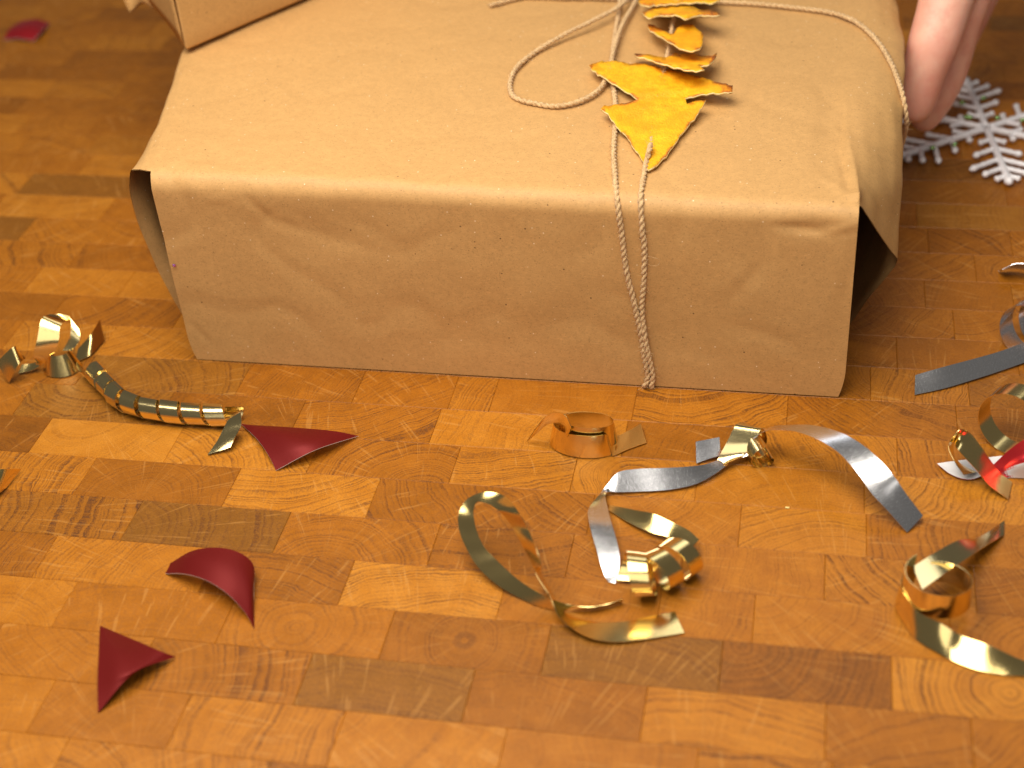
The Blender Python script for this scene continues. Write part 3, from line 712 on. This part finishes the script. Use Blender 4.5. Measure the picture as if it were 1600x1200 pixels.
# 3 gold ring standing on edge
rc = at(914, 702, 0)
ring = [pair(823, 690, .0006, 838, 668, 1)] + [pair(840, 676, .005, 852, 651, 1), pair(858, 662, .010, 868, 644, 1), pair(876, 664, .012, 884, 650, 1), pair(886, 684, .008, 893, 668, 1)]
ring2 = ringpairs((rc.x + .0005, rc.y + .003), .0118, .0068, math.radians(200), math.radians(200 + 330), .0035, .002, 22, lean=-.15) 
ring3 = ringpairs((rc.x, rc.y + .003), .0142, .0090, math.radians(60), math.radians(60 + 255), .0012, .0006, 20, lean=-.2)
r3t = [pair(958, 712, .0006, 962, 682, -1), pair(982, 702, .0006, 984, 672, -1), pair(1010, 692, .0006, 1001, 662, -1)]
tag(ribbon_mesh('curling_ribbon', [ring, ring2, ring3 + r3t], GOLD, GOLD), 'short gold ribbon coiled into an upright ring in front of the parcel', 'ribbon', RG)
# 4 tightly rolled gold coil at the left
coilp = [at(140, 574, .005), at(163, 598, .005), at(188, 622, .005), at(214, 634, .005), at(250, 641, .005), at(292, 646, .005), at(330, 648, .0052), at(362, 648, .0054)]
cp = coilpairs(coilp, .0042, 8.6, .0080, 1.0, rad1=.0046)
ct = [pair(356, 656, .007, 376, 644, .45), pair(348, 672, .005, 377, 664, .45), pair(340, 688, .003, 368, 682, .45), pair(324, 711, .0005, 360, 699, .45)]
tag(ribbon_mesh('curling_ribbon', [cp, ct], GOLDP, GOLDP), 'gold ribbon rolled into a narrow tube beside the red triangle on the left', 'ribbon', RG)
# 5 loose gold cluster at the far left
c5 = at(92, 575, 0)
l5 = [pair(14, 598, .001, -6, 566, -.15), pair(30, 568, .010, 22, 541, -.15), pair(40, 560, .009, 26, 545, -.15)]
l5b = [pair(28, 584, .0008, 34, 570, -.15), pair(52, 578, .002, 56, 566, -.15), pair(84, 552, .010, 52, 556, -.15), pair(92, 530, .016, 58, 530, -.15), pair(94, 510, .020, 66, 497, -.15), pair(108, 500, .019, 84, 491, -.15), pair(122, 512, .016, 108, 495, -.15), pair(124, 532, .012, 110, 522, -.15), pair(112, 548, .008, 98, 548, -.15)]
l5c = ringpairs((c5.x + .002, c5.y), .0085, .0075, 2.4, 6.6, .0006, .0006, 16, lean=-.4)
l5d = [pair(118, 566, .0008, 122, 545, -1), pair(140, 556, .001, 140, 525, -1), pair(163, 532, .0008, 156, 499, -1)]
tag(ribbon_mesh('curling_ribbon', [l5, l5b, l5c, l5d], GOLD, GOLDP), 'tangled gold ribbon curls at the left edge, left of the parcel', 'ribbon', RG)
# 6 ribbon end cut by the left edge
l6 = [pair(34, 733, .004, -8, 740, 1), pair(20, 748, .003, -20, 752, 1), pair(2, 774, .001, -40, 776, 1)]
tag(ribbon_mesh('curling_ribbon', [[pair(10, 762, .0006, 33, 732, -1), pair(-6, 772, .003, 4, 733, -1), pair(-28, 770, .006, -24, 735, -1)]], SILVER, GOLD), 'ribbon end cut off by the left picture edge, below the tangle', 'ribbon', RG)
# 7 silver strip at the right
r7 = [pair(1429, 617, .0006, 1430, 586, -.6), pair(1475, 607, .0008, 1475, 573, -.6), pair(1525, 592, .001, 1524, 560, -.6), pair(1562, 580, .001, 1562, 549, -.6), pair(1612, 562, .001, 1612, 530, -.6), pair(1650, 545, .001, 1648, 512, -.6)]
r7c = coilpairs([at(1596, 516, .0098), at(1622, 500, .0098), at(1652, 486, .0098)], .0098, 2., .0085, 2.4)
r7d = [pair(1560, 424, .0006, 1566, 421, 1), pair(1584, 420, .002, 1586, 412, 1), pair(1620, 424, .003, 1622, 414, 1)]
o = tag(ribbon_mesh('curling_ribbon', [r7], SILVER, SILVER), 'silver ribbon strip with a curl at the right edge beside the parcel', 'ribbon', RG)
ribbon_mesh('curl', [r7c], SILVER, SILVER, o); ribbon_mesh('loose_end', [r7d], SILVER, SILVER, o)
# 8 gold curls at the right edge
g8c = at(1574, 690, 0)
g8 = coilpairs([at(1572, 662, .0118), at(1596, 640, .0118)], .0112, 1.15, .0085, 1.8)
g8b = [pair(1526, 738, .0012, 1506, 742, 1), pair(1510, 730, .0015, 1492, 722, 1), pair(1492, 716, .004, 1482, 696, 1), pair(1490, 690, .010, 1499, 672, 1), pair(1496, 702, .0128, 1516, 677, -1), pair(1511, 719, .011, 1532, 697, -1), pair(1526, 735, .008, 1545, 716, -1), pair(1545, 758, .004, 1563, 739, -1), pair(1575, 780, .0006, 1580, 760, -1)]
tag(ribbon_mesh('curling_ribbon', [g8, g8b], GOLD, GOLD), 'gold ribbon curls over red and white confetti at the right edge', 'ribbon', RG)
# 9 gold ribbon in the lower right
g9 = [pair(1568, 836, .0008, 1566, 833, -1), pair(1537, 855, .006, 1530, 839, -1), pair(1510, 873, .010, 1496, 845, -1), pair(1476, 896, .013, 1462, 863, -1), pair(1441, 921, .0125, 1426, 886, -1)]
rc9 = at(1460, 966, 0)
g9r = ringpairs((rc9.x - .0002, rc9.y + .0035), .0112, .0098, math.radians(130), math.radians(130 + 330), .0085, .004, 24, lean=-.06)
g9s = ringpairs((rc9.x - .0002, rc9.y + .0035), .0124, .0108, math.radians(120), math.radians(120 + 85), .003, .0012, 8, lean=-.1) + [pair(1430, 997, .0008, 1434, 955, .2, .0118), pair(1462, 1018, .0006, 1470, 974, .2, .0116), pair(1497, 1036, .0006, 1500, 992, -.35, .0105), pair(1540, 1050, .0006, 1545, 1008, -.35, .0105), pair(1602, 1057, .0006, 1604, 1034, -.35, .0105), pair(1640, 1056, .0006, 1642, 1040, -.35, .0105)]
tag(ribbon_mesh('curling_ribbon', [g9, g9r, g9s], GOLD, GOLDP), 'gold ribbon coiled at the lower right, its straight end leaving the picture', 'ribbon', RG)

# ------------------------------------------------------------------ confetti cut from metallic card
def card(name, rows, mats, label, n=6, th=.00018):
    fine = [catmull(r, n) for r in rows]; cols = [catmull([r[j] for r in fine], n) for j in range(len(fine[0]))]
    R, C = len(cols[0]), len(cols); top = [cols[j][i] for i in range(R) for j in range(C)]
    q = [(i * C + j, i * C + j + 1, (i + 1) * C + j + 1, (i + 1) * C + j) for i in range(R - 1) for j in range(C - 1)]
    # orient so that the coloured side looks up
    acc = Vector()
    for f_ in q: acc += (top[f_[1]] - top[f_[0]]).cross(top[f_[2]] - top[f_[0]])
    if acc.z < 0: q = [tuple(reversed(f_)) for f_ in q]
    N = len(top); bot = [p - Vector((0, 0, th)) for p in top]
    faces = q + [tuple(N + i for i in reversed(f_)) for f_ in q]; mi = [0] * len(q) + [1] * len(q)
    edge = [j for j in range(C)] + [i * C + C - 1 for i in range(1, R)] + [(R - 1) * C + j for j in range(C - 2, -1, -1)] + [i * C for i in range(R - 2, 0, -1)]
    allv = top + bot
    for a, b in zip(edge, edge[1:] + edge[:1]):
        b0 = len(allv); allv += [allv[a].copy(), allv[b].copy(), allv[N + b].copy(), allv[N + a].copy()]; faces.append((b0, b0 + 1, b0 + 2, b0 + 3)); mi.append(1)
    o = mk(name, allv, faces, mats, None, mi); return tag(o, label, 'confetti', 'pieces of red card confetti')
card('confetti', [[at(376, 662, .0005), at(377, 662, .0005), at(378, 663, .0005)], [at(404, 689, .0035), at(440, 676, .0062), at(473, 669, .004)], [at(422, 716, .0025), at(470, 694, .0068), at(525, 674, .0042)], [at(431, 735, .0004), at(490, 704, .0056), at(560, 681, .0006)]],
     [REDF, WHITE], 'dark red triangle of shiny card at the end of the rolled gold tube')
card('confetti', [[at(258, 896, .0005), at(262, 889, .0012), at(266, 880, .0018)], [at(290, 897, .006), at(296, 872, .0072), at(302, 860, .007)], [at(325, 908, .0082), at(335, 878, .0095), at(345, 856, .0092)], [at(358, 930, .0070), at(366, 890, .0086), at(375, 864, .0080)], [at(385, 960, .003), at(390, 915, .0055), at(395, 881, .005)], [at(397, 983, .0004), at(397, 955, .0008), at(397, 925, .0010)]],
     [REDF, WHITE], 'dark red arched half-moon of shiny card in the left foreground')
card('confetti', [[at(156, 977, .0005), at(156, 977, .0005), at(157, 978, .0005)], [at(154, 1020, .0040), at(188, 1022, .0062), at(222, 1005, .0034)], [at(152, 1068, .0040), at(196, 1055, .0070), at(252, 1018, .0040)], [at(153, 1114, .0004), at(208, 1052, .0064), at(274, 1026, .0010)]],
     [REDF, REDF], 'dark red card triangle nearest the lower left corner')
card('confetti', [[at(5, 62, .0005), at(28, 60, .002), at(52, 64, .001)], [at(14, 46, .004), at(40, 44, .006), at(62, 52, .004)], [at(34, 32, .003), at(58, 30, .005), at(78, 36, .001)]],
     [REDB, WHITE], 'small blurred bright red card piece far off in the upper left corner')
card('confetti', [[at(1552, 726, .0012), at(1558, 736, .0010), at(1566, 746, .0006)], [at(1578, 702, .0075), at(1582, 724, .0070), at(1586, 746, .0006)], [at(1604, 684, .0115), at(1608, 715, .0110), at(1610, 747, .0006)], [at(1635, 668, .012), at(1638, 710, .0115), at(1640, 748, .0006)]],
     [REDB, WHITE], 'bright red curved card cut off by the right picture edge')
card('confetti', [[at(1464, 724, .0016), at(1465, 725, .0015), at(1466, 726, .0014)], [at(1485, 721, .0012), at(1485, 731, .0006), at(1486, 741, .0010)], [at(1510, 718, .0012), at(1511, 733, .0004), at(1512, 749, .0010)], [at(1540, 715, .0012), at(1538, 729, .0006), at(1535, 743, .0010)], [at(1566, 712, .0014), at(1562, 720, .0010), at(1555, 728, .0012)]],
     [WHITE, REDB], 'white upturned leaf-shaped card under the gold curl at the right edge')
gs = at(1230, 793, .0004)
tag(mk('glitter_grain', [gs + Vector(d) * .0007 for d in ((-1, -.5, 0), (1, -.5, 0), (1, .5, .2), (-1, .5, .1), (0, 0, .5))], [(0, 1, 4), (1, 2, 4), (2, 3, 4), (3, 0, 4)], simple('gold_glitter', (.9, .7, .25), .4), smooth_=False), 'tiny gold glitter grain alone on the wood right of centre', 'glitter')

# ------------------------------------------------------------------ snowflake ornament
SC = at(1541, 200, .003); sn = empty('snowflake', SC); tag(sn, 'white plastic snowflake ornament lying behind the parcel under the hand', 'ornament')
def tube(verts, faces, pts, rads, S=8):
    nrm = Vector((0, 0, 1)); n0 = len(verts); m = len(pts)
    for i, p in enumerate(pts):
        t = (pts[min(i + 1, m - 1)] - pts[max(i - 1, 0)]).normalized(); a = (nrm - t * nrm.dot(t)).normalized(); b = t.cross(a)
        for k in range(S): ph = 2 * math.pi * k / S; verts.append(p + (a * math.cos(ph) + b * math.sin(ph)) * rads[i])
    for i in range(m - 1):
        for k in range(S): k2 = (k + 1) % S; faces.append((n0 + i * S + k, n0 + i * S + k2, n0 + (i + 1) * S + k2, n0 + (i + 1) * S + k))
    faces.append(tuple(n0 + k for k in reversed(range(S)))); faces.append(tuple(n0 + (m - 1) * S + k for k in range(S)))
def beaded(a, b, r, n=9, tip=1.5):
    pts = [a.lerp(b, i / n) for i in range(n + 1)]
    rads = [r * (1 + .22 * (i % 2)) for i in range(n + 1)]; rads[-2] = r * tip; rads[-1] = r * .5
    return pts, rads
for k in range(6):
    an = math.radians(97 + 60 * k); d = Vector((math.cos(an), math.sin(an), 0)); verts, faces = [], []
    tube(verts, faces, *beaded(SC + d * .002, SC + d * .058, .0016, 27))
    for t, ln in ((.012, .008), (.022, .014), (.033, .019), (.042, .013), (.050, .007)):
        for s_ in (-1, 1):
            d2 = Vector((math.cos(an + s_ * 1.0), math.sin(an + s_ * 1.0), 0)); tube(verts, faces, *beaded(SC + d * t, SC + d * t + d2 * ln, .0012, 9))
    mk('arm', verts, faces, SNOW, sn)
gv, gf = [], []; tube(gv, gf, [Vector((0, 0, 0)), Vector((.0022, .0006, .0004))], [.0011, .0011], 5)
for k in range(9):
    p = SC + Vector((random.uniform(-.03, .02), random.uniform(-.03, .03), .0022)); mk('glitter_grain', [p + q for q in gv], gf, GLIT, sn)

# ------------------------------------------------------------------ hand holding the far right side of the parcel
def hand():
    bm = bmesh.new(); rad = {}
    def V(p, r): v_ = bm.verts.new(p); rad[v_] = r; return v_
    def chain(start, pts):
        prev = start
        for p, r in pts: v_ = V(p, r); bm.edges.new((prev, v_)); prev = v_
        return prev
    def hp(px, py, x): return atx(px, py, x)
    wrist = V(Vector((.235, .375, .150)), .026)
    palm = V(Vector((.203, .318, .118)), .026); bm.edges.new((wrist, palm))
    chain(wrist, [(Vector((.275, .47, .20)), .031), (Vector((.32, .58, .25)), .036)])
    k1 = V(at(1486, -30, .094), .0150); bm.edges.new((palm, k1))
    chain(k1, [(at(1474, 18, .084), .0128), (at(1460, 66, .073), .0132), (at(1446, 105, .062), .0112), (at(1437, 140, .052), .0106), (at(1424, 196, .036), .0078)])
    k2 = V(at(1506, -10, .085), .0140); bm.edges.new((palm, k2))
    chain(k2, [(at(1494, 50, .066), .0112), (at(1479, 104, .050), .0118), (at(1470, 138, .041), .0098), (at(1456, 163, .033), .0094), (at(1432, 206, .020), .0072)])
    k3 = V(Vector((.2080, .298, .085)), .0125); bm.edges.new((palm, k3))
    chain(k3, [(Vector((.1960, .280, .058)), .0110), (Vector((.1850, .258, .038)), .0100), (Vector((.1720, .242, .022)), .0088), (Vector((.164, .232, .016)), .0072)])
    k4 = V(Vector((.2100, .322, .080)), .0112); bm.edges.new((palm, k4))
    chain(k4, [(Vector((.1980, .308, .055)), .0095), (Vector((.1860, .290, .038)), .0085), (Vector((.1740, .276, .026)), .0072)])
    t1 = V(Vector((.190, .318, .128)), .0160); bm.edges.new((palm, t1))
    chain(t1, [(Vector((.168, .292, .122)), .0135), (Vector((.148, .268, .110)), .0110), (Vector((.132, .250, .102)), .0090)])
    me = bpy.data.meshes.new('hand'); bm.verts.index_update(); rl = [(v_.index, r) for v_, r in rad.items()]; ri = palm.index
    bm.to_mesh(me); bm.free(); o = bpy.data.objects.new('hand', me); col.objects.link(o)
    sk = o.modifiers.new('skin', 'SKIN'); sk.use_smooth_shade = True
    for i, r in rl: me.skin_vertices[0].data[i].radius = (r, r); me.skin_vertices[0].data[i].use_root = (i == ri)
    ss = o.modifiers.new('sub', 'SUBSURF'); ss.levels = 2; ss.render_levels = 2
    dg = bpy.context.evaluated_depsgraph_get(); m2 = bpy.data.meshes.new_from_object(o.evaluated_get(dg)); o.modifiers.clear(); o.data = m2
    m2.materials.clear(); m2.materials.append(SKIN); m2.polygons.foreach_set('use_smooth', [True] * len(m2.polygons)); m2.name = 'hand'
    tag(o, 'bare hand reaching in from the upper right, fingers on the parcel side', 'hand')
hand()
